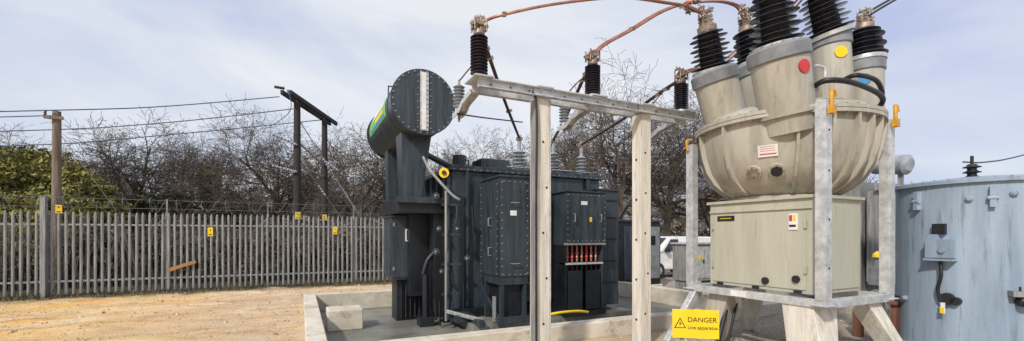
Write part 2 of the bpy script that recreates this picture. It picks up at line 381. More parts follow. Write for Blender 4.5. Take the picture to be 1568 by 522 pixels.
b.bolts((3.54,7.775,.95),(3.54,7.775,2.75),13,(0,-1,0),galvd,.013);b.bolts((4.10,7.775,.95),(4.10,7.775,2.75),13,(0,-1,0),galvd,.013)
b.bolts((3.58,7.775,2.77),(4.06,7.775,2.77),5,(0,-1,0),galvd,.013);b.bolts((3.58,7.775,.93),(4.06,7.775,.93),5,(0,-1,0),galvd,.013)
b.box(3.495,3.52,7.85,8.8,.9,2.78,navy)
b.bolts((3.495,7.9,.95),(3.495,7.9,2.72),13,(-1,0,0),galvd,.013);b.bolts((3.495,8.75,.95),(3.495,8.75,2.72),13,(-1,0,0),galvd,.012)
for z in (1.15,2.35):
    b.tube([(3.74,7.77,z),(3.74,7.71,z),(3.9,7.71,z),(3.9,7.77,z)],.012,galvd,6,False)
for z in (1.3,1.9): b.tube([(3.49,8.2,z),(3.43,8.2,z),(3.43,8.2,z+.16),(3.49,8.2,z+.16)],.012,galvd,6,False)
b.box(3.72,3.86,7.768,7.775,2.1,2.2,whitep)
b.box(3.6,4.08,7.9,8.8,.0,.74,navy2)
for (u,v) in ((3.56,7.84),(4.06,7.84),(3.56,8.6)): b.box(u-.04,u+.04,v-.04,v+.04,-.02,.74,navy)
b.beam((3.5,7.8,.05),(3.5,8.8,.65),.03,.07,navy);b.box(3.44,4.2,7.74,7.86,-.02,.1,navy)
b.box(3.43,3.47,7.9,8.0,.0,.5,galvd)
b.obj('tap_changer_box',TR,.008)
b=B() # cable box
b.box(5.05,6.03,7.8,8.87,1.5,2.63,navy);b.box(5.01,6.07,7.76,8.9,2.63,2.66,navy);b.box(5.02,6.06,7.775,7.8,1.55,2.6,navy)
b.bolts((5.06,7.775,1.6),(5.06,7.775,2.56),9,(0,-1,0),galvd,.012);b.bolts((6.02,7.775,1.6),(6.02,7.775,2.56),9,(0,-1,0),galvd,.012)
b.bolts((5.1,7.775,2.57),(5.98,7.775,2.57),9,(0,-1,0),galvd,.012);b.bolts((5.1,7.775,1.59),(5.98,7.775,1.59),9,(0,-1,0),galvd,.012)
for u in (5.2,5.88): b.tube([(u,7.77,2.0),(u,7.70,2.0),(u,7.70,2.16),(u,7.77,2.16)],.012,galvd,6,False)
b.box(5.4,5.56,7.768,7.775,2.36,2.44,whitep);b.box(5.62,5.68,7.768,7.775,2.0,2.1,yellow)
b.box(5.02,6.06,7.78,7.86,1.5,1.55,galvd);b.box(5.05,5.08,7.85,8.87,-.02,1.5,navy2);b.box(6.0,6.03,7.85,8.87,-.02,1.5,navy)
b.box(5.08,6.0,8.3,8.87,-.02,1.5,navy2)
for i in range(7):
    u=5.16+i*.125; b.lathe((u,7.95,1.14),(0,0,1),[(.022,0),(.022,.06),(.036,.1),(.022,.14),(.036,.18),(.022,.22),(.022,.34)],red if i%3==1 else copper,8)
    b.cyl((u,7.95,.0),(u,7.95,1.14),.024,rubber,8)
    b.cyl((u+.05,8.05,1.1),(u+.05,8.05,1.5),.012,galvd,6)
b.box(5.05,6.03,7.84,8.1,1.08,1.12,galv)
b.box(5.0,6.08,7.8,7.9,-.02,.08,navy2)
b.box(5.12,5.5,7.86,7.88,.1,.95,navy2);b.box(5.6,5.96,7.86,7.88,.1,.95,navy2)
b.box(6.12,6.75,8.2,8.87,.1,2.75,navy);b.box(6.08,6.79,8.16,8.9,2.75,2.79,navy)
b.bolts((6.14,8.2,.3),(6.14,8.2,2.65),14,(0,-1,0),galvd,.011)
for z in (.6,1.1,1.6,2.1,2.5): b.box(6.2,6.7,8.185,8.2,z,z+.04,navy2)
b.box(4.2,5.0,8.3,8.87,.3,2.5,navy);b.box(4.25,4.95,8.28,8.3,.4,2.4,navy2)
b.obj('cable_box',TR,.008)
b=B() # conservator
cu,cz=2.15,4.29
b.lathe((cu,8.4,cz),(0,1,0),[(.60,0),(.60,3.2)],navy,48)
b.lathe((cu,8.36,cz),(0,1,0),[(.635,0),(.635,.05)],navy,48);b.lathe((cu,11.58,cz),(0,1,0),[(.635,0),(.635,.05)],navy,48)
b.lathe((cu,8.9,cz),(0,1,0),[(.612,0),(.612,.05)],navy,48)
for i in range(30):
    a=2*math.pi*i/30;b.lathe((cu+.595*math.cos(a),8.36,cz+.595*math.sin(a)),(0,-1,0),[(.017,0),(.017,.02)],galvd,6)
b.box(cu-.075,cu+.085,8.325,8.36,cz-.56,cz+.57,galv);b.box(cu-.045,cu+.035,8.318,8.325,cz-.54,cz+.55,whitep)
for i in range(12): b.box(cu+.04,cu+.07,8.315,8.325,cz-.5+i*.09,cz-.49+i*.09,rubber)
for i in range(9): b.lathe((cu+.13,8.36,cz-.5+i*.125),(0,-1,0),[(.013,0),(.013,.015)],galvd,6);b.lathe((cu-.12,8.36,cz-.5+i*.125),(0,-1,0),[(.013,0),(.013,.015)],galvd,6)
def patch(m,a0,a1,v0,v1,R=.606):
    k=10;vs=[];fs=[]
    for i in range(k+1):
        a=math.radians(a0+(a1-a0)*i/k)
        for v in (v0,v1): vs.append((cu+R*math.cos(a),v,cz+R*math.sin(a)))
    for i in range(k): fs.append((2*i,2*i+1,2*i+3,2*i+2))
    b.add(vs,fs,m,True)
patch(green,148,194,9.1,11.3);patch(whitep,158,167,9.4,10.9,.609);patch(yellow,174,182,9.4,10.4,.609)
patch(bluep,185,191,9.3,11.1,.609)
b.cyl((cu,9.5,cz+.58),(cu,9.5,cz+.72),.06,navy,10);b.tube([(cu-.4,9.9,cz+.4),(cu-.4,9.9,cz+.72),(cu-.1,9.9,cz+.72),(cu-.1,9.9,cz+.55)],.02,navy,6,False)
b.obj('conservator',TR,.005)
b=B()
b.taper((2.05,9.1,2.4),(2.12,9.1,3.78),.34,.5,.62,.55,navy);b.taper((2.05,10.9,2.2),(2.12,10.9,3.78),.3,.3,.5,.4,navy)
b.box(1.86,2.3,8.86,8.9,2.5,3.6,navy);b.box(1.75,2.9,8.8,11.1,2.16,2.46,navy2);b.box(1.7,2.95,8.72,8.82,2.36,2.48,navy)  # platform box: shadow beneath the conservator is put into its colour
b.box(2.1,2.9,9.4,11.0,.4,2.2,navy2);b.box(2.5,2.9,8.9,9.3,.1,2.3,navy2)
b.tube([P(648,240,8.8),P(660,262,8.75),P(690,296,8.7),P(704,306,8.7)],.03,galvd,8)
b.cyl((2.62,8.45,.0),(2.62,8.45,2.6),.028,galvd,8);b.cyl((2.72,8.6,.0),(2.72,8.6,2.9),.045,navy,8)
for z in (.5,1.1,1.7,2.3): b.box(2.56,2.95,8.5,8.56,z,z+.05,navy)
q=P(680,265,8.8);b.lathe(q,(-.35,-1,0),[(.1,0),(.1,.05)],yellow,20);b.lathe(q+Vector((-.02,-.06,0)),(-.35,-1,0),[(.045,0),(.045,.02)],rubber,12);b.tube([q,q+Vector((.15,.3,-.2))],.03,navy,8)
for (px,py,r) in ((668,300,.07),(672,350,.06),(668,385,.07),(676,415,.05),(700,350,.05),(715,395,.06)):
    q=P(px,py,8.9);b.lathe(q,(-.4,-1,0),[(r,0),(r,.02)],navy,12);b.lathe(q,(-.4,-1,0),[(.02,0),(.02,.12)],galvd,8)
for k in range(9):
    q=P(random.uniform(662,725),random.uniform(300,470),8.85);b.tube([q,q+Vector((random.uniform(-.05,.05),0,-random.uniform(.2,.7)))],random.uniform(.012,.03),random.choice([navy,galvd,navy2]),6,False)
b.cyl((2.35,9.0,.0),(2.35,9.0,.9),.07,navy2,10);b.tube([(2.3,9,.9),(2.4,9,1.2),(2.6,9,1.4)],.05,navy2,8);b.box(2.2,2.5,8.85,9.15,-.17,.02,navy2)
b.obj('conservator_support_and_pipework',TR,.006)
b=B() # control cabinet
b.box(1.77,2.6,9.6,10.5,.75,2.1,navy);b.box(1.73,2.64,9.55,10.55,2.1,2.14,navy);b.box(1.80,2.57,9.575,9.6,.80,2.05,navy)
b.box(2.05,2.22,9.565,9.576,1.58,1.85,whitep);b.box(2.08,2.19,9.56,9.567,1.61,1.82,glassd);b.box(2.33,2.52,9.568,9.576,1.6,1.78,bluep);b.box(2.35,2.5,9.564,9.569,1.69,1.72,whitep)
b.box(2.52,2.55,9.55,9.575,1.3,1.45,galvd)
for z in (.95,1.9): b.box(1.79,1.83,9.56,9.6,z,z+.08,galvd)
for v in (9.75,10.05,10.35):
    for z in (1.0,1.4,1.8): b.lathe((1.77,v,z),(-1,0,0),[(.03,0),(.03,.03)],navy,8)
b.box(1.745,1.77,9.7,10.4,.85,1.98,navy)
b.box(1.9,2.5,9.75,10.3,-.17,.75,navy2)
for i in range(5): b.cyl((2.0+i*.1,9.72,-.1),(2.0+i*.1,9.72,.75),.022,rubber,6)
b.obj('control_cabinet',TR,.008)
b=B() # transformer bushings
TB=[P(795,258,10.3),P(847,260,10.7),P(890,265,11.06)]
for p in TB:
    b.lathe(p-Vector((0,0,.14)),(0,0,1),[(.15,0),(.15,.08),(.12,.14)],navy,16)
    b.insul(p,p+Vector((0,0,.42)),.15,greyp,5,.5,False)
    b.cyl(p+Vector((0,0,.4)),p+Vector((0,0,.78)),.045,greyp,8)
    b.box(p.x-.06,p.x+.06,p.y-.05,p.y+.05,p.z+.66,p.z+.74,clampm)
b.obj('tank_bushings',TR)
# ---------------------------------------------------------------- busbar support frame
SV=5.28;ZTOP=3.70
SF=empty('busbar_support_structure')
b=B()
for u in (2.98,4.80):
    b.box(u-.1,u+.1,SV-.1,SV+.1,0,ZTOP-.13,postm)
    b.box(u-.17,u+.17,SV-.17,SV+.17,0,.03,galvd)
    for z in np.arange(.4,3.5,.62):
        b.lathe((u-.101,SV,z),(-1,0,0),[(.02,0),(.02,.004)],rubber,10)
        b.lathe((u+random.uniform(-.03,.05),SV-.101,z+.1),(0,-1,0),[(.016,0),(.016,.004)],rubber,10)
b.box(2.865,2.878,SV-.12,SV+.06,0,ZTOP-.14,galvd)
b.box(3.083,3.092,SV-.112,SV+.09,.0,ZTOP-.14,galv)
b.tube([(2.85,SV-.14,0),(2.852,SV-.13,1.2),(2.847,SV-.14,2.3),(2.85,SV-.13,3.5),(2.75,SV-.05,3.62)],.016,rubber,6)
b.tube([(4.92,SV-.03,3.5),(4.925,SV-.05,2.0),(4.92,SV-.04,0)],.010,rubber,6)
b.obj('posts',SF,.012)
b=B()
def channel(p0,p1,h,w,t,m,open_dir):
    p0=Vector(p0);p1=Vector(p1);o=Vector(open_dir)
    b.beam(p0+Vector((0,0,-h/2)),p1+Vector((0,0,-h/2)),t,h,m)
    b.beam(p0+o*w/2+Vector((0,0,-t/2)),p1+o*w/2+Vector((0,0,-t/2)),w,t,m);b.beam(p0+o*w/2+Vector((0,0,-h+t/2)),p1+o*w/2+Vector((0,0,-h+t/2)),w,t,m)
channel((2.02,SV-.10,ZTOP),(5.86,SV-.10,ZTOP),.12,.07,.012,galv,(0,-1,0))
channel((2.02,SV+.10,ZTOP),(5.86,SV+.10,ZTOP),.12,.07,.012,galv,(0,1,0))
for u in (2.98,4.80):
    b.box(u-.12,u+.12,SV-.18,SV+.18,ZTOP,ZTOP+.015,galv);b.bolts((u-.08,SV-.19,ZTOP-.06),(u+.08,SV-.19,ZTOP-.06),2,(0,-1,0),galvd,.018,.02)
    b.box(u-.16,u+.16,SV-.125,SV-.118,ZTOP-.12,ZTOP-.01,galv)
for i in range(13): b.lathe((2.2+i*.28,SV-.107,ZTOP-.06),(0,-1,0),[(.012,0),(.012,.006)],rubber,8)
ph=[2.08,3.87,5.65]
for u in ph:
    b.box(u-.13,u+.13,SV-.2,SV+.2,ZTOP+.002,ZTOP+.02,galv)
    pts=[Vector((u-.02,SV+.12,ZTOP-.08)),Vector((u-.02,SV+.45,ZTOP-.13)),Vector((u-.02,SV+.62,ZTOP-.22)),Vector((u-.02,SV+.86,ZTOP-.22))]
    for k in range(3): b.beam(pts[k],pts[k+1],.11,.014,galv);b.beam(pts[k]+Vector((.055,0,-.03)),pts[k+1]+Vector((.055,0,-.03)),.012,.07,galv);b.beam(pts[k]+Vector((-.055,0,-.03)),pts[k+1]+Vector((-.055,0,-.03)),.012,.07,galv)
b.obj('beam_and_brackets',SF)
tops=[]
b=B()
for i,u in enumerate(ph):
    p=Vector((u,SV,ZTOP+.02));b.lathe(p,(0,0,1),[(.085,0),(.085,.05),(.06,.06)],galv,16)
    q=p+Vector((0,0,.06));e=q+Vector((0,0,.50 if i==0 else .42));b.insul(q,e,.115,brownp if i<2 else blackp,12,.62,False)
    b.lathe(e,(0,0,1),[(.06,0),(.075,.02),(.075,.07),(.04,.09)],clampm,14)
    b.box(u-.10,u+.10,SV-.035,SV+.035,e.z+.08,e.z+.12,clampm);b.box(u-.04,u+.04,SV-.09,SV+.09,e.z+.12,e.z+.17,clampm)
    for dx in (-.08,0,.08):
        for dy in (-.06,.06): b.cyl((u+dx,SV+dy,e.z+.06),(u+dx,SV+dy,e.z+.22),.012,clampm,6)
    tops.append(e+Vector((0,0,.15)))
b.obj('post_insulators',SF)
b=B();arr=[]
for u in ph:
    p=Vector((u-.02,SV+.74,ZTOP-.21));b.cyl(p,p+Vector((0,0,.05)),.045,galv,12);b.insul(p+Vector((0,0,.05)),p+Vector((0,0,.38)),.085,greyp,7,.55,False)
    b.cyl(p+Vector((0,0,.38)),p+Vector((0,0,.46)),.018,clampm,8);arr.append(p+Vector((0,0,.44)))
    b.cyl(p-Vector((0,0,.14)),p,.02,galvd,8)
b.obj('surge_arresters',SF)
# ---------------------------------------------------------------- breaker (grey-beige, right)
BR=empty('outdoor_circuit_breaker')
CU,CV=6.75,4.30;RB=1.17
prof=[(.0,2.25),(.66,2.25),(.68,2.30),(.80,2.37),(.95,2.50),(1.06,2.68),(1.13,2.9),(RB,3.14),(RB,3.30)]
b=B()
b.lathe((CU,CV,0),(0,0,1),prof,cream,64,shared=True,caps=False)
b.lathe((CU,CV,0),(0,0,1),[(RB-.02,3.29),(RB+.085,3.29),(RB+.085,3.335),(RB+.0,3.335)],cream,64)
b.lathe((CU,CV,0),(0,0,1),[(RB+.0,3.343),(RB+.085,3.343),(RB+.085,3.39),(RB-.02,3.39)],cream,64)
b.lathe((CU,CV,0),(0,0,1),[(RB,3.39),(RB-.02,3.44),(1.08,3.50),(.9,3.57),(.55,3.63),(0.001,3.65)],cream,64,shared=True,caps=False)
b.lathe((CU,CV,0),(0,0,1),[(.69,2.235),(.73,2.235),(.73,2.28),(.66,2.28)],cream,48)
for i in range(48):
    a=2*math.pi*i/48;b.lathe((CU+(RB+.052)*math.cos(a),CV+(RB+.052)*math.sin(a),3.27),(0,0,1),[(.018,0),(.018,.14)],galvd,6)
def rib(a,t=.018,h=.07,p=prof[2:]):
    d=Vector((math.cos(a),math.sin(a),0));n=Vector((-d.y,d.x,0))*t;vs=[];fs=[]
    for r,z in p:
        for q,o in ((-1,-.02),(-1,h),(1,h),(1,-.02)): vs.append(Vector((CU,CV,z))+d*(r+o)+n*q)
    for k in range(len(p)-1):
        for i in range(3): fs.append((4*k+i,4*k+i+1,4*k+5+i,4*k+4+i))
    fs.append((0,1,2,3)); b.add(vs,fs,cream)
for dg in (148,176,221,240,256,268,280,292,306,322,20,80,120): rib(math.radians(dg))
def onbowl(dg,z,o=0.0):
    for k in range(len(prof)-1):
        if prof[k][1]<=z<=prof[k+1][1]+1e-6:
            t=(z-prof[k][1])/max(1e-6,prof[k+1][1]-prof[k][1]);r=prof[k][0]+t*(prof[k+1][0]-prof[k][0])
            sl=Vector((prof[k+1][1]-prof[k][1],0,-(prof[k+1][0]-prof[k][0]))).normalized();break
    d=Vector((math.cos(math.radians(dg)),math.sin(math.radians(dg)),0));nr=d*sl.x+Vector((0,0,sl.z))
    return Vector((CU,CV,z))+d*r+nr*o,nr
for dg,m1 in ((193,clampm),(209,rubber)):
    p,nr=onbowl(dg,2.60);b.lathe(p-nr*.03,nr,[(.105,0),(.105,.07)],cream,20);b.lathe(p+nr*.041,nr,[(.07,0),(.07,.02)],m1,16)
    for k in range(8):
        x,y,_=basis(nr);a=k*math.pi/4;b.lathe(p+nr*.04+(x*math.cos(a)+y*math.sin(a))*.085,nr,[(.01,0),(.01,.015)],galvd,6)
p,nr=onbowl(204,2.86,.012);x,y,_=basis(nr);M=Matrix((( x.x,nr.x,y.x,p.x),(x.y,nr.y,y.y,p.y),(x.z,nr.z,y.z,p.z),(0,0,0,1)))
b.box(-.12,.12,-.004,.004,-.08,.08,whitep,M);b.box(-.10,.10,.0045,.006,.035,.05,red,M)
for k in range(3): b.box(-.09,.09,.0045,.006,-.06+k*.028,-.055+k*.028,red,M)
b.obj('tank_bowl',BR)
def turret(base,mid,top,R,Ri,k,disc=None,ins=blackp,nm='bushing',da=0):
    b=B();d=(mid-base).normalized();Ln=(mid-base).length
    b.lathe(base-d*.25,d,[(R*.93,0),(R*.97,Ln+.25-.17)],cream,40)
    b.lathe(base-d*.02,d,[(R*1.05,0),(R*1.05,.04)],cream,40)
    b.lathe(mid-d*.19,d,[(R*.98,0),(R*1.05,.02),(R*1.05,.17),(R*.98,.20),(R*.75,.22)],lidgrey,40)
    d2=(top-mid).normalized();L2=(top-mid).length
    b.lathe(mid-d2*.02,d2,[(Ri*.95,0),(Ri*.95,.06),(Ri*.7,.08)],galv,32)
    b.insul(mid+d2*.05,top,Ri,ins,k,.55,True,40,.82)
    b.lathe(top,d2,[(Ri*.45,0),(Ri*.45,.07),(Ri*.25,.1),(Ri*.22,.22)],clampm,18)
    x,y,_=basis(d2)
    for j in range(3):
        for q in (-1,1):
            a=top+d2*(.10+.05*j)+x*.05*q;b.beam(a-y*.09,a+y*.09,.03,.03,clampm);b.cyl(a-d2*.05+y*.07,a+d2*.07+y*.07,.014,clampm,6)
    for j in range(16):
        a=2*math.pi*j/16;b.lathe(mid-d*.005+(x*math.cos(a)+y*math.sin(a))*R*.88,d2,[(.016,0),(.016,.035)],galvd,6)
    if disc:
        n=(Matrix.Rotation(da,4,'Z')@Vector((-s_,-c_,0)));n=(n-d*n.dot(d)).normalized();c=mid-d*.34+n*(R*.97)
        b.lathe(c-n*.03,n,[(.085,0),(.085,.04)],disc,20)
    b.obj(nm,BR)
T1t=P(1083,48,6.65);T2t=P(1180,-22,5.75);T3t=P(1143,48,7.4);T4t=P(1254,-8,6.75);T5t=P(1323,45,6.85)
turret(P(1115,200,6.85),P(1092,110,6.75),T1t,.32,.31,8)
turret(P(1205,175,5.95),P(1190,74,5.85),T2t,.36,.32,9,red,da=math.radians(14))
turret(P(1166,180,7.45),P(1152,100,7.4),T3t,.27,.26,7)
turret(P(1280,170,6.8),P(1270,56,6.8),T4t,.27,.34,8,yellow,da=math.radians(-10))
turret(P(1325,178,6.85),P(1324,94,6.85),T5t,.25,.29,6,bluep,da=math.radians(-40))
b=B();U0,U1,V0,V1=5.83,7.32,3.20,5.22
for (u,v,zt) in ((U0,V0,3.36),(U0,V1,3.2),(U1,V0,3.3),(U1,V1,3.2)):
    b.box(u-.065,u+.065,v-.065,v-.051,.9,zt,galv);b.box(u-.065,u-.051,v-.051,v+.065,.9,zt,galv);b.box(u+.051,u+.065,v-.051,v+.065,.9,zt,galv)
    b.box(u-.1,u+.1,v-.1,v+.1,.83,.845,galv)
for z in (.80,):
    b.box(U0-.06,U1+.06,V0-.06,V0+.06,z,z+.1,galv);b.box(U0-.06,U1+.06,V1-.06,V1+.06,z,z+.1,galv)
    b.box(U0-.06,U0+.06,V0+.06,V1-.06,z,z+.1,galv);b.box(U1-.06,U1+.06,V0+.06,V1-.06,z,z+.1,galv)
b.box(U0-.068,U0-.0605,4.2,4.45,.81,.89,whitep)
b.beam((U0+.05,V0+.05,2.9),(U0+.45,V0+.45,3.32),.05,.05,galv)
for z in (1.3,1.9,2.5,3.0): b.lathe((U0,V0-.066,z),(0,-1,0),[(.014,0),(.014,.004)],rubber,8)
b.obj('support_frame',BR,.004)
b=B()
for (u,v) in ((U0,V0),(U1,V0)):
    p=Vector((u,v,3.38));b.tube([p+Vector((-.05,-.12,-.12)),p+Vector((-.05,-.12,.02)),p+Vector((-.01,-.10,.09)),p+Vector((.06,-.08,.1)),p+Vector((.1,-.08,.03))],.026,orangey,8);b.box(p.x-.09,p.x,p.y-.15,p.y-.09,p.z-.2,p.z-.1,orangey)
p=Vector((U0,V1,3.2));b.tube([p+Vector((-.1,0,-.1)),p+Vector((-.12,0,.05)),p+Vector((0,0,.08))],.02,orangey,8)
b.obj('lifting_lugs',BR)
b=B() # cabinet
b.box(6.0,7.12,3.42,5.0,.93,2.22,cream2);b.box(5.96,7.16,3.38,5.04,2.2,2.24,cream2)
b.box(5.985,6.0,3.5,4.93,.98,2.02,cream2);b.box(6.1,7.05,3.405,3.42,.98,2.1,cream2);b.box(5.975,6.0,3.42,5.0,2.06,2.09,cream2)
b.box(5.975,5.985,4.55,4.85,1.93,2.01,rubber);b.box(5.972,5.976,4.6,4.8,1.965,1.975,yellow)
for v in (3.6,4.2,4.8): b.box(5.965,5.986,v-.05,v+.05,.93,.97,rubber)
b.lathe((5.985,4.05,1.06),(-1,0,0),[(.05,0),(.05,.03)],rubber,14);b.lathe((5.985,3.62,1.12),(-1,0,0),[(.05,0),(.05,.03)],rubber,14)
b.box(5.972,5.985,3.60,3.72,1.78,2.0,whitep);b.box(5.968,5.973,3.62,3.66,1.9,1.98,yellow);b.box(5.968,5.973,3.67,3.71,1.9,1.98,red);b.box(5.968,5.973,3.62,3.71,1.82,1.85,rubber)
for v in (3.5,4.93):
    for z in (1.2,1.8): b.box(5.96,5.986,v-.015,v+.015,z,z+.1,cream)
b.obj('mechanism_cabinet',BR,.008)
b=B() # legs
b.taper((5.90,3.35,0),(6.05,3.5,.8),.28,.46,.52,.40,postm)
b.taper((7.35,3.05,0),(7.0,3.35,.8),.2,.24,.3,.28,postm)
b.taper((5.98,5.0,0),(6.1,4.75,.8),.26,.34,.42,.34,cream)
b.taper((7.3,5.3,0),(7.1,5.0,.8),.2,.2,.26,.26,postm)
b.taper((5.45,5.30,0),(5.86,5.15,.8),.26,.12,.18,.12,galv)
b.tube([P(1118,450,6.9),P(1110,480,6.8),P(1098,540,6.7),P(1110,575,6.7)],.035,rubber,8);b.tube([P(1132,450,6.9),P(1122,490,6.8),P(1108,560,6.7)],.02,rubber,8)
b.obj('legs',BR,.01)
b=B() # hoses
b.tube([P(1240,138,5.9),P(1262,124,5.6),P(1300,125,5.6),P(1340,140,6.0),P(1352,152,6.3),P(1345,165,6.4),P(1338,168,6.4)],.035,rubber,10)
b.tube([P(1292,122,6.2),P(1312,115,6.0),P(1340,122,6.2),P(1350,138,6.4),P(1350,150,6.5)],.032,rubber,10)
b.cyl(P(1235,140,5.9),P(1248,136,5.75),.06,cream,12);b.tube([P(1248,100,6),P(1262,104,6),P(1263,118,6)],.02,galv,8)
b.obj('hoses',BR)
b=B();a=P(1338,252,8.8);e=P(1394,252,8.2)
b.lathe(a,e-a,[(.15,-.02),(.19,.03),(.19,(e-a).length-.05),(.12,(e-a).length)],greyp,20);b.lathe(a.lerp(e,.3),e-a,[(.21,0),(.21,.05)],greyp,20)
for t in (.25,.75):
    q=a.lerp(e,t);b.beam((q.x,q.y,0),(q.x,q.y,q.z),.07,.07,galvd)
b.obj('pressure_vessel')
b=B() # radiator bank behind
q=G(1395,10.5)
for i in range(14):
    b.box(q.x-1.1+i*.16,q.x-1.04+i*.16,q.y-.3,q.y+.4,.6,2.75,galvd)
b.box(q.x-1.2,q.x+1.2,q.y-.1,q.y+.2,2.75,2.9,galvd);b.box(q.x-1.2,q.x+1.2,q.y-.1,q.y+.2,.45,.6,galvd)
b.box(q.x-1.1,q.x+1.1,q.y+.5,q.y+2.2,.1,3.0,galvd)
for du in (-1.0,1.0): b.box(q.x+du-.05,q.x+du+.05,q.y,q.y+.1,0,.5,galvd)
b.cyl((q.x-.9,q.y-.35,0),(q.x-.9,q.y-.35,2.2),.05,lidgrey,8);b.box(q.x-1.3,q.x-.8,q.y-.6,q.y-.3,1.5,1.56,galvd)
for z in (.5,.9,1.3,1.8): b.box(q.x-1.5,q.x-.75,q.y-.62,q.y-.5,z,z+.05,lidgrey)
b.obj('radiator_bank',None,.006)
b=B();q=G(1345,7.6)
b.box(q.x-.04,q.x+.04,q.y-.04,q.y+.04,0,1.3,lidgrey);b.box(q.x-.12,q.x+.12,q.y-.1,q.y+.1,.85,1.15,lidgrey);b.lathe((q.x,q.y,1.33),(0,0,1),[(.09,0),(.08,.05),(.03,.1)],yellow,12)
b.cyl((q.x-.2,q.y-.02,.7),(q.x+.2,q.y-.02,.7),.07,galvd,10)
b.obj('valve_stand')
b=B();q=G(1312,7.4);b.box(q.x-.1,q.x+.02,q.y-.1,q.y+.02,0,.7,rust);q=G(1385,7.0);b.box(q.x-.35,q.x+.1,q.y-.03,q.y+.03,0,.62,rust);b.box(q.x-.4,q.x+.15,q.y-.06,q.y+.06,.62,.68,rust)
b.obj('rusty_steel_barrier',None,.01)
# ---------------------------------------------------------------- blue grey tank
b=B();TC=G(784+F*math.tan(math.radians(46.8)),6.5);R=.92
b.lathe((TC.x,TC.y,0),(0,0,1),[(R,0),(R,2.42)],tankblue,72,caps=False)
b.lathe((TC.x,TC.y,2.42),(0,0,1),[(R+.0,0),(R+.05,0.001),(R+.05,.03),(R+.05,.05),(R-.02,.07),(.5,.12),(.001,.13)],tankblue,72)
b.lathe((TC.x,TC.y,0.02),(0,0,1),[(R+.03,0),(R+.03,.08),(R,.08)],tankblue,72)
for i in range(40):
    a=2*math.pi*i/40;b.lathe((TC.x+(R+.03)*math.cos(a),TC.y+(R+.03)*math.sin(a),2.47),(0,0,1),[(.013,0),(.013,.02)],tankblue,6)
tocam=Vector((-TC.x,-TC.y,0)).normalized()
def TF(deg,z,o=0):
    d=(Matrix.Rotation(math.radians(deg),4,'Z')@tocam)
    ang=math.atan2(d.y,d.x)+math.pi/2
    return Matrix.Translation(Vector((TC.x,TC.y,z))+d*(R+o))@Matrix.Rotation(ang,4,'Z')
M=TF(-22,1.55);b.box(-.14,.14,-.12,.05,-.16,.10,tankblue,M);b.box(-.16,.16,-.13,.05,-.20,-.17,tankblue,M);b.box(-.09,.05,-.06,.05,.17,.32,rubber,M);b.box(-.12,-.02,-.10,.05,.1,.17,tankblue,M)
b.lathe(M@Vector((0.05,-.125,-.05)),(M.to_3x3()@Vector((0,-1,0))),[(.04,0),(.04,.02)],tankblue,10)
b.tube([M@Vector((0,-.05,-.2)),M@Vector((.02,-.07,-.4)),M@Vector((-.02,-.06,-.6)),M@Vector((0,-.05,-.75))],.022,rubber,8)
M=TF(-18,.82);b.lathe(M@Vector((.0,.02,0)),(M.to_3x3()@Vector((0,-1,0))),[(.085,0),(.085,.08)],rubber,18);b.lathe(M@Vector((.09,.02,-.02)),(M.to_3x3()@Vector((0,-1,0))),[(.055,0),(.055,.08)],rubber,14);b.box(-.05,.0,-.09,-.085,-.2,-.05,whitep,M);b.box(-.055,-.01,-.095,-.09,-.2,-.12,yellow,M)
M=TF(24,.95);b.box(-.12,.1,-.12,.04,-.03,.04,galvd,M);b.lathe(M@Vector((0,.02,-.1)),(M.to_3x3()@Vector((0,-1,0))),[(.06,0),(.06,.14),(.03,.16)],rubber,14);b.cyl(M@Vector((-.05,-.1,-.05)),M@Vector((-.05,-.1,.1)),.012,rubber,6)
for dg,z in ((-55,.75),(20,2.25),(-5,2.2),(45,1.9)): 
    M=TF(dg,z);b.lathe(M@Vector((0,.02,0)),(M.to_3x3()@Vector((0,-1,0))),[(.04,0),(.04,.05),(.02,.07)],tankblue,10)
M=TF(-62,.65);b.cyl(M@Vector((0,-.05,0)),M@Vector((0,-.05,.12)),.03,rubber,8)
for dg in (-40,8,38):
    M=TF(dg,2.2);b.box(-.03,.03,-.07,.03,-.12,.15,tankblue,M);b.lathe(M@Vector((0,-.05,0)),(M.to_3x3()@Vector((1,0,0))),[(.03,-.05),(.03,.05)],tankblue,8)
q=Vector((TC.x,TC.y,2.5))+tocam*.35+Vector((-.10,.03,0))
b.insul(q,q+Vector((0,0,.22)),.10,rubber,3,.5,False);b.cyl(q+Vector((0,0,.2)),q+Vector((0,0,.34)),.02,rubber,8)
b.obj('cylindrical_oil_tank')
b=B();b.tube([P(1475,248,7),P(1510,248,8),P(1568,237,9),P(1700,200,12)],.014,bluew,5)
b.obj('overhead_cable')
# ---------------------------------------------------------------- conductors
b=B()
def twin(pts,r,m,sep=.05):
    for q in (-1,1): b.tube([p+Vector((0.3*q*sep,q*sep,q*sep*.5)) for p in pts],r,m,8)
t1=T1t+(T1t-P(1092,108,6.75)).normalized()*.25
twin([tops[0],tops[0]+Vector((.1,0,.08)),P(772,22,5.6),P(850,6,5.7),P(950,-4,6.0),P(1020,4,6.3),P(1052,10,6.55),t1],.018,copper)
twin([tops[1],P(925,68,6.45),P(965,46,6.5),P(1012,18,6.6),P(1050,6,6.8),P(1100,2,7.0),P(1130,10,7.3),T3t+Vector((-.04,0,.2))],.018,copper)
twin([tops[2],P(1062,106,7.3),P(1100,100,7.6),P(1150,60,7.9),P(1215,10,7.6),P(1250,-40,7.0),T4t+Vector((0,0,.3))],.018,copper)
twin([T5t+Vector((0,0,.2)),P(1345,12,7.0),P(1380,-8,7.4),P(1420,-30,8)],.018,rubber,.05)
twin([t1,P(1050,5,6.5),P(1120,-20,6.3)],.014,copper)
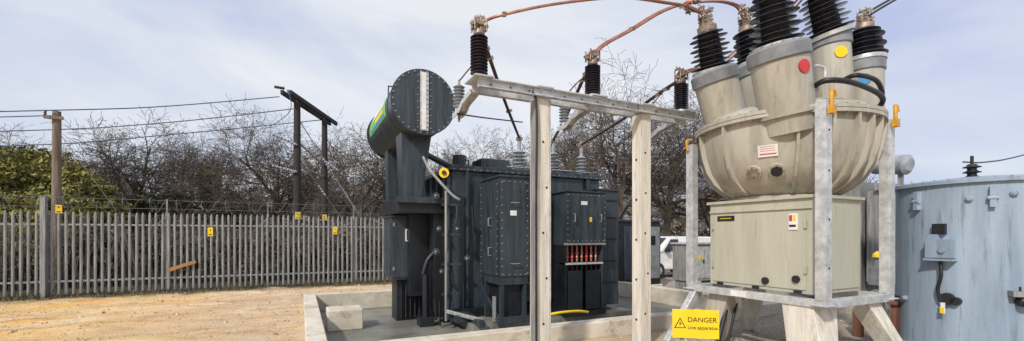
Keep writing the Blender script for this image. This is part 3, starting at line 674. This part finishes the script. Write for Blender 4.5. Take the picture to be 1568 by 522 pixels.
for p in (t1,P(1052,12,6.55),P(1135,18,7.3),P(1328,25,6.85),P(1062,2,6.7),P(1150,22,7.3),tops[0],tops[1],tops[2]):
    for k in range(6):
        o=Vector((random.uniform(-.09,.09),random.uniform(-.05,.05),random.uniform(-.05,.08)))
        b.beam(p+o-Vector((.05,0,.02)),p+o+Vector((.05,.0,.03)),.03,.035,clampm);b.cyl(p+o-Vector((0,.03,.05)),p+o+Vector((0,.03,.06)),.010,clampm,6)
for p in (P(772,22,5.6),P(968,44,6.5)): b.beam(p-Vector((.04,.09,.04)),p+Vector((.04,.09,.04)),.05,.05,clampm)
for i in range(3):
    a=tops[i]-Vector((0,0,.08));e=TB[i]+Vector((0,0,.72))
    b.tube([a,a.lerp(e,.12)+Vector((0,0,.02)),a.lerp(e,.5)+Vector((0,0,-.03)),e],.030,oldcop,8)
    for t in (.1,.16,.62): q=a.lerp(e,t);b.beam(q-Vector((.05,0,.02)),q+Vector((.05,0,.02)),.06,.05,clampm)
    b.tube([a.lerp(e,.12),(a.lerp(e,.12)+arr[i])/2+Vector((0,0,.03)),arr[i]],.010,oldcop,6)
b.tube([P(700,174,6.1),P(740,180,7.2),P(800,187,8.5)],.012,rubber,6)
b.tube([P(848,212,10.6),P(820,300,9.6)],.01,rubber,6,False)
b.obj('overhead_conductors')
# ---------------------------------------------------------------- danger sign
DS=empty('danger_sign');M=Matrix.Translation(P(1065,496,5.35))@Matrix.Rotation(math.radians(-36),4,'Z')
b=B();b.box(-.27,.27,-.004,.004,-.175,.175,yellow,M)
tri=[(-.25,-.055),(-.11,-.055),(-.18,.075)];tin=[(-.233,-.045),(-.127,-.045),(-.18,.053)]
b.add([M@Vector((x,-.006,z)) for x,z in tri],[(0,1,2)],rubber);b.add([M@Vector((x,-.008,z)) for x,z in tin],[(0,1,2)],yellow)
b.add([M@Vector((x-.03,-.010,z)) for x,z in ((-.145,.035),(-.165,-.005),(-.15,-.003),(-.16,-.038),(-.133,.008),(-.148,.006))],[(0,1,2),(2,3,4),(2,4,5),(0,2,5)],rubber)
for x in (-.25,.25): b.lathe(M@Vector((x,-.004,.155)),M.to_3x3()@Vector((0,-1,0)),[(.01,0),(.01,.005)],galv,8)
o=b.obj('sign_plate',DS)
R90=Matrix.Rotation(math.radians(90),4,'X')
text('DANGER',.084,rubber,M@Matrix.Translation((.075,-.007,.05))@R90,DS,'danger_text');text('Live apparatus',.060,rubber,M@Matrix.Translation((.08,-.007,-.045))@R90,DS,'live_apparatus_text')
b=B();b.beam(M@Vector((-.2,.03,.1)),M@Vector((-.2,.03,-.6)),.03,.03,galv);b.beam(M@Vector((.2,.03,.1)),M@Vector((.2,.03,-.6)),.03,.03,galv);b.obj('sign_stakes',DS)
b=B();b.tube([G(842,7.9,.28),G(860,8.0,.3),G(885,8.3,.27),G(900,8.6,.2)],.025,yellow,8);b.obj('yellow_hose')
# ---------------------------------------------------------------- background cabinets, van
b=B();q=G(975,14.5);b.box(q.x-.85,q.x+.75,q.y-.3,q.y+.8,.1,2.15,navy2);b.box(q.x-.9,q.x+.8,q.y-.35,q.y+.85,2.15,2.22,navy)
b.box(q.x-.8,q.x-.02,q.y-.32,q.y-.3,.3,2.0,navy);b.box(q.x+.03,q.x+.7,q.y-.32,q.y-.3,.3,2.0,lidgrey);b.box(q.x-.1,q.x-.05,q.y-.35,q.y-.32,1.0,1.2,galv);b.box(q.x-.9,q.x+.8,q.y-.35,q.y+.85,0,.1,conc)
b.box(q.x+.2,q.x+.5,q.y-.335,q.y-.32,1.4,1.7,glassd)
b.obj('switchgear_kiosk',None,.01)
b=B();q=G(1066,13.2);b.box(q.x-.65,q.x+.6,q.y-.3,q.y+.3,.38,1.45,galvd);b.box(q.x-.7,q.x+.65,q.y-.35,q.y+.35,1.45,1.5,galv);b.box(q.x-.6,q.x-.03,q.y-.315,q.y-.3,.45,1.38,galv);b.box(q.x,q.x+.55,q.y-.315,q.y-.3,.45,1.38,galv)
for du in (-.6,.5): b.box(q.x+du,q.x+du+.06,q.y-.25,q.y+.25,0,.38,galvd)
for du in (-.32,-.2): b.box(q.x+du-.05,q.x+du+.05,q.y-.322,q.y-.3155,1.0,1.15,yellow)
b.box(q.x-.08,q.x-.04,q.y-.34,q.y-.315,.9,1.0,rubber)
b.obj('marshalling_kiosk',None,.01)
VN=empty('parked_van')
b=B();q=G(1022,18.6);sp_=[(-2.1,.35),(-2.1,.92),(-1.95,1.02),(-1.25,1.12),(-.65,1.62),(-.3,1.68),(1.9,1.66),(2.08,1.4),(2.12,.35)]
n=len(sp_)
def van_y(z,s): return q.y+s*(.85-(.10 if z>1.3 else 0))
vsl=[(q.x+x,van_y(z,-1),z) for x,z in sp_];vsr=[(q.x+x,van_y(z,1),z) for x,z in sp_]
b.add(vsl+vsr,[tuple(range(n))[::-1],tuple(range(n,2*n))]+[(i,(i+1)%n,n+(i+1)%n,n+i) for i in range(n)],whitep)
b.obj('body',VN,.05)
b=B()
yy=q.y-.80
b.add([(q.x-1.05,yy-.06,1.10),(q.x-.2,yy-.07,1.10),(q.x-.2,yy+.03,1.56),(q.x-.6,yy+.03,1.56)],[(0,1,2,3)],glassd)
b.add([(q.x-1.22,q.y-.62,1.16),(q.x-1.22,q.y+.62,1.16),(q.x-.70,q.y+.62,1.62),(q.x-.70,q.y-.62,1.62)],[(0,1,2,3)],glassd)
for x in (-1.35,1.3):
    for sgn in (-1,1): b.lathe((q.x+x,q.y+sgn*.72,.32),(0,sgn,0),[(.32,0),(.32,.16)],rubber,24);b.lathe((q.x+x,q.y+sgn*.885,.32),(0,sgn,0),[(.18,0),(.16,.01)],galv,16)
b.box(q.x-2.14,q.x-2.05,q.y-.8,q.y+.8,.3,.55,rubber);b.box(q.x-2.115,q.x-2.0,q.y-.84,q.y-.5,.75,.9,galv);b.box(q.x+2.08,q.x+2.14,q.y-.84,q.y-.7,.8,1.3,red)
b.box(q.x-.15,q.x-.13,q.y-.862,q.y-.852,.45,1.15,lidgrey);b.box(q.x-1.0,q.x-.85,q.y-1.0,q.y-.85,1.05,1.2,rubber);b.box(q.x+.1,q.x+.25,q.y-.87,q.y-.85,.9,.94,rubber)
b.obj('windows_wheels_and_trim',VN)
# ---------------------------------------------------------------- trees
def gen_tree(seed,Hh,levels=5,dense=1.0,sides=3,rmin=.011,Rk=.032):
    r=random.Random(seed);V=[];Fc=[]
    def seg_chain(pts,rads):
        o=len(V);k=len(pts)
        for i,p in enumerate(pts):
            d=(pts[min(i+1,k-1)]-pts[max(i-1,0)]).normalized();x,y,_=basis(d)
            for j in range(sides):
                a=2*math.pi*j/sides;V.append(tuple(p+(x*math.cos(a)+y*math.sin(a))*rads[i]))
        for i in range(k-1):
            for j in range(sides): Fc.append((o+i*sides+j,o+i*sides+(j+1)%sides,o+(i+1)*sides+(j+1)%sides,o+(i+1)*sides+j))
    def rv(): return Vector((r.gauss(0,1),r.gauss(0,1),r.gauss(0,1)))
    def br(p,d,Ln,rad,lev):
        ns=[5,5,4,3,2,2][lev];pts=[p.copy()];rads=[rad];dd=d.copy()
        for i in range(ns):
            dd=(dd+rv()*(.07 if lev==0 else .19)+Vector((0,0,.03 if lev<3 else .02))).normalized()
            pts.append(pts[-1]+dd*(Ln/ns));rads.append(max(rmin,rad*(1-.62*(i+1)/ns)))
        seg_chain(pts,rads)
        if lev>=levels: return
        kk=int(round([8,6,6,5,4][lev]*dense+r.uniform(-.7,.7)))
        for j in range(kk):
            t=(.38 if lev==0 else .25)+(.75 if lev else .62)*(j+r.random()*.7)/kk;t=min(t,1)
            f=t*ns;i0=min(int(f),ns-1);q=pts[i0].lerp(pts[i0+1],f-i0)
            base=(pts[i0+1]-pts[i0]).normalized();x,y,_=basis(base);az=j*2.4+r.random()*1.2
            an=math.radians(r.uniform(30,62));nd=(base*math.cos(an)+(x*math.cos(az)+y*math.sin(az))*math.sin(an)).normalized()
            if nd.z<-.15: nd.z*=.3;nd.normalize()
            br(q,nd,Ln*r.uniform(.5,.70)*(1.2 if lev==0 else 1),rads[i0]*r.uniform(.45,.64),lev+1)
    br(Vector((0,0,-.1)),Vector((0,0,1)),Hh*.42,Hh*Rk,0)
    zs=sorted(v[2] for v in V);s=Hh/zs[int(len(zs)*.975)]
    return [(v[0]*s,v[1]*s,v[2]*s) for v in V],Fc
variants=[]
for sd in (1,2,3,4,5,6):
    V,Fc=gen_tree(sd,10,rmin=.0085,dense=.97);me=bpy.data.meshes.new('bare_tree_mesh');me.from_pydata(V,[],Fc);me.materials.append(bark);me.update();variants.append(me)
def place(px,D,top,var,w=1.0,rz=None):
    Hh=H0+(YH-top)/F*D;p=G(px,D,-.1);o=bpy.data.objects.new('bare_tree',variants[var]);scene.collection.objects.link(o)
    o.location=p;o.scale=(Hh/10*w,Hh/10*w,Hh/10);o.rotation_euler=(0,0,rz if rz is not None else random.random()*6.28)
for i,(px,D,top,w) in enumerate([(205,32,200,.95),(275,38,225,.9),(340,34,218,.9),(425,34,202,1.0),(490,38,218,.9),(550,32,210,.95),(620,36,222,.85),(690,38,235,.8),(150,40,238,.9),
      (-60,33,190,1),(-260,34,200,1),(752,38,212,.8),(812,44,230,.8),(885,36,185,.75),(945,28,138,.95),(1020,31,165,.9),(1085,34,200,.85),(1140,38,222,.9),(1215,40,230,1)]):
    place(px,D,top,i%6,w)
VV=[];FF=[];lo=[gen_tree(20+k,10,4,1.1,3,.018) for k in range(3)]
for k in range(46):
    px=-400+k*50;D=random.uniform(58,78)
    if px>1250: px=1250+(px-1250)*1.2
    Hh=random.uniform(6.5,9.5);p=G(px,D);V,Fc=lo[k%3];a=random.random()*6.28;ca,sa=math.cos(a),math.sin(a);o=len(VV);s=Hh/10
    wv=1.3
    VV+=[(p.x+(x*ca-y*sa)*s*wv,p.y+(x*sa+y*ca)*s*wv,z*s) for x,y,z in V];FF+=[tuple(i+o for i in f) for f in Fc]
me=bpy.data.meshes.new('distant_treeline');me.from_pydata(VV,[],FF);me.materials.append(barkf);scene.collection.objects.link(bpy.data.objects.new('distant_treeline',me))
def leaves(name,lobes,n,size,m,seed=1,surf=.55):
    g=np.random.default_rng(seed);V=[];Fc=[]
    vol=np.array([l[3]*l[4]*l[5] for l in lobes])**.67;vol/=vol.sum()
    for l,w in zip(lobes,vol):
        k=int(n*w);d=g.normal(size=(k,3));d/=np.linalg.norm(d,axis=1)[:,None];rr=surf+(1-surf)*g.random(k)**.6
        lump=1+.24*np.sin(d[:,0]*7+l[0])*np.sin(d[:,1]*6+l[1])+.17*np.sin(d[:,2]*11+l[2])
        rr=rr*(1+.12*(g.random(k)>.93))
        pts=np.array(l[:3])+d*(rr*lump)[:,None]*np.array(l[3:6])
        t=g.normal(size=(k,3));t/=np.linalg.norm(t,axis=1)[:,None];u=np.cross(t,g.normal(size=(k,3)));u/=np.linalg.norm(u,axis=1)[:,None]
        sz=size*(.5+g.random(k))[:,None]
        q=np.stack([pts-t*sz,pts+u*sz*.5,pts+t*sz,pts-u*sz*.5],1).reshape(-1,3)
        q[:,2]=np.maximum(q[:,2],0);o=len(V);V+=q.tolist();Fc+=[(o+4*i,o+4*i+1,o+4*i+2,o+4*i+3) for i in range(k)]
    me=bpy.data.meshes.new(name);me.from_pydata(V,[],Fc);me.materials.append(m);ob=bpy.data.objects.new(name,me);scene.collection.objects.link(ob);return ob
def lobe(px,py,D,rx,rz,ry=None): p=P(px,py,D);return (p.x,p.y,p.z,rx,ry or rx,rz)
leaves('evergreen_tree',[lobe(5,285,26,1.9,1.8),lobe(50,270,27,1.8,1.7),lobe(92,284,27,1.5,1.5),lobe(135,296,27,1.2,1.1),lobe(30,320,26,2.2,1.4),lobe(105,325,26,2.0,1.3),lobe(-60,275,26,2.4,2.0),lobe(-130,290,26,2.4,2.4),lobe(60,380,26,2.6,1.8),lobe(170,325,28,1.1,1.0),lobe(20,258,27,1.0,.8),lobe(72,257,27,.9,.7),lobe(115,272,27,.8,.7)],60000,.12,ivy,3)
for k,(px,py,D,r,rz,n) in enumerate(((322,285,35,.8,1.8,6000),(270,315,34,1.2,1.2,6000),(350,320,34,1.3,1.0,6000),(225,318,30,1.0,1.0,4000))):
    leaves('ivy_thicket',[lobe(px,py,D,r,rz),lobe(px+8,py+20,D,r*1.3,rz*.6),lobe(px-10,py-12,D,r*.6,rz*.5)],n,.11,ivyd,k+5,.3)
hl=[];hr=random.Random(4)
for k in range(40):
    u=-22+k*.95;hl.append((u,19.6+hr.uniform(-.4,.6),.9,1.0,.9,hr.uniform(.8,1.25)))
leaves('scrub_hedge',hl,60000,.085,scrub,9,.3)
fl=[]
for k in range(64):
    p=G(-560+k*34,46+hr.uniform(-2,2));fl.append((p.x,p.y,1.4,2.4,1.6,hr.uniform(1.3,2.4)))
leaves('distant_hedge',fl,60000,.20,hedgef,11,.3)
b=B()
for i in range(3800):
    u=hr.uniform(-22,14);v=hr.uniform(18.0,21.5);h=hr.uniform(.8,2.6);dx=hr.uniform(-.5,.5);dy=hr.uniform(-.4,.4)
    b.tube([(u,v,0),(u+dx*.4,v+dy*.4,h*.5),(u+dx,v+dy,h)],.009,bark,3,False)
b.obj('bramble_stems')
b=B()
for i in range(5200):
    u=hr.uniform(-15,6);v=FV+hr.gauss(0,.28);h=hr.uniform(.05,.2);a=hr.random()*6.28;dx,dy=math.cos(a)*.012,math.sin(a)*.012;lx,ly=hr.uniform(-.07,.07),hr.uniform(-.07,.07)
    b.add([(u-dx,v-dy,-.02),(u+dx,v+dy,-.02),(u+lx,v+ly,h)],[(0,1,2)],scrub if i%3 else ivyd)
b.obj('grass_verge')
# ---------------------------------------------------------------- sky, sun, camera
w=bpy.data.worlds.new('World');scene.world=w;w.use_nodes=True;nt=w.node_tree;N=nt.nodes;L=nt.links;bg=N['Background'];bg.inputs['Strength'].default_value=.1
sunv=Vector((-.80,-.55,.80)).normalized()
sky=N.new('ShaderNodeTexSky');sky.sky_type='NISHITA';sky.sun_disc=False;sky.sun_elevation=math.asin(sunv.z);sky.sun_rotation=math.atan2(sunv.x,sunv.y);sky.air_density=1.0;sky.dust_density=1.5
tc=N.new('ShaderNodeTexCoord');mp=N.new('ShaderNodeMapping');mp.inputs['Rotation'].default_value=(.25,0.35,.45);mp.inputs['Scale'].default_value=(1,1,2.4);L.new(tc.outputs['Generated'],mp.inputs['Vector'])
n=N.new('ShaderNodeTexNoise');n.inputs['Scale'].default_value=1.5;n.inputs['Detail'].default_value=8;n.inputs['Roughness'].default_value=.52;n.inputs['Distortion'].default_value=.5;L.new(mp.outputs['Vector'],n.inputs['Vector'])
r=N.new('ShaderNodeValToRGB');L.new(n.outputs['Fac'],r.inputs['Fac']);e=r.color_ramp.elements;e[0].position=.34;e[0].color=(.52,.58,.82,1);e[1].position=.64;e[1].color=(.88,.90,.94,1)
x_=e.new(.50);x_.color=(.70,.75,.87,1)
sc=N.new('ShaderNodeVectorMath');sc.operation='SCALE';sc.inputs['Scale'].default_value=10.6;L.new(r.outputs['Color'],sc.inputs[0])
mx=N.new('ShaderNodeMix');mx.data_type='RGBA';mx.inputs['Factor'].default_value=.86;L.new(sky.outputs['Color'],mx.inputs['A']);L.new(sc.outputs['Vector'],mx.inputs['B']);L.new(mx.outputs['Result'],bg.inputs['Color'])
sl=bpy.data.lights.new('sun','SUN');sl.energy=3.5;sl.angle=math.radians(4);sl.color=(1,.94,.85);so=bpy.data.objects.new('sun',sl);scene.collection.objects.link(so);so.rotation_euler=sunv.to_track_quat('Z','Y').to_euler()
cam=bpy.data.cameras.new('camera');co=bpy.data.objects.new('camera',cam);scene.collection.objects.link(co)
co.location=(0,0,H0);co.rotation_euler=(math.radians(90),0,-ANG);cam.sensor_width=36;cam.lens=36*F/1568;cam.shift_y=100/1568;cam.clip_start=.05;cam.clip_end=2000
scene.camera=co
scene.view_settings.view_transform='Standard';scene.view_settings.look='None';scene.view_settings.exposure=0
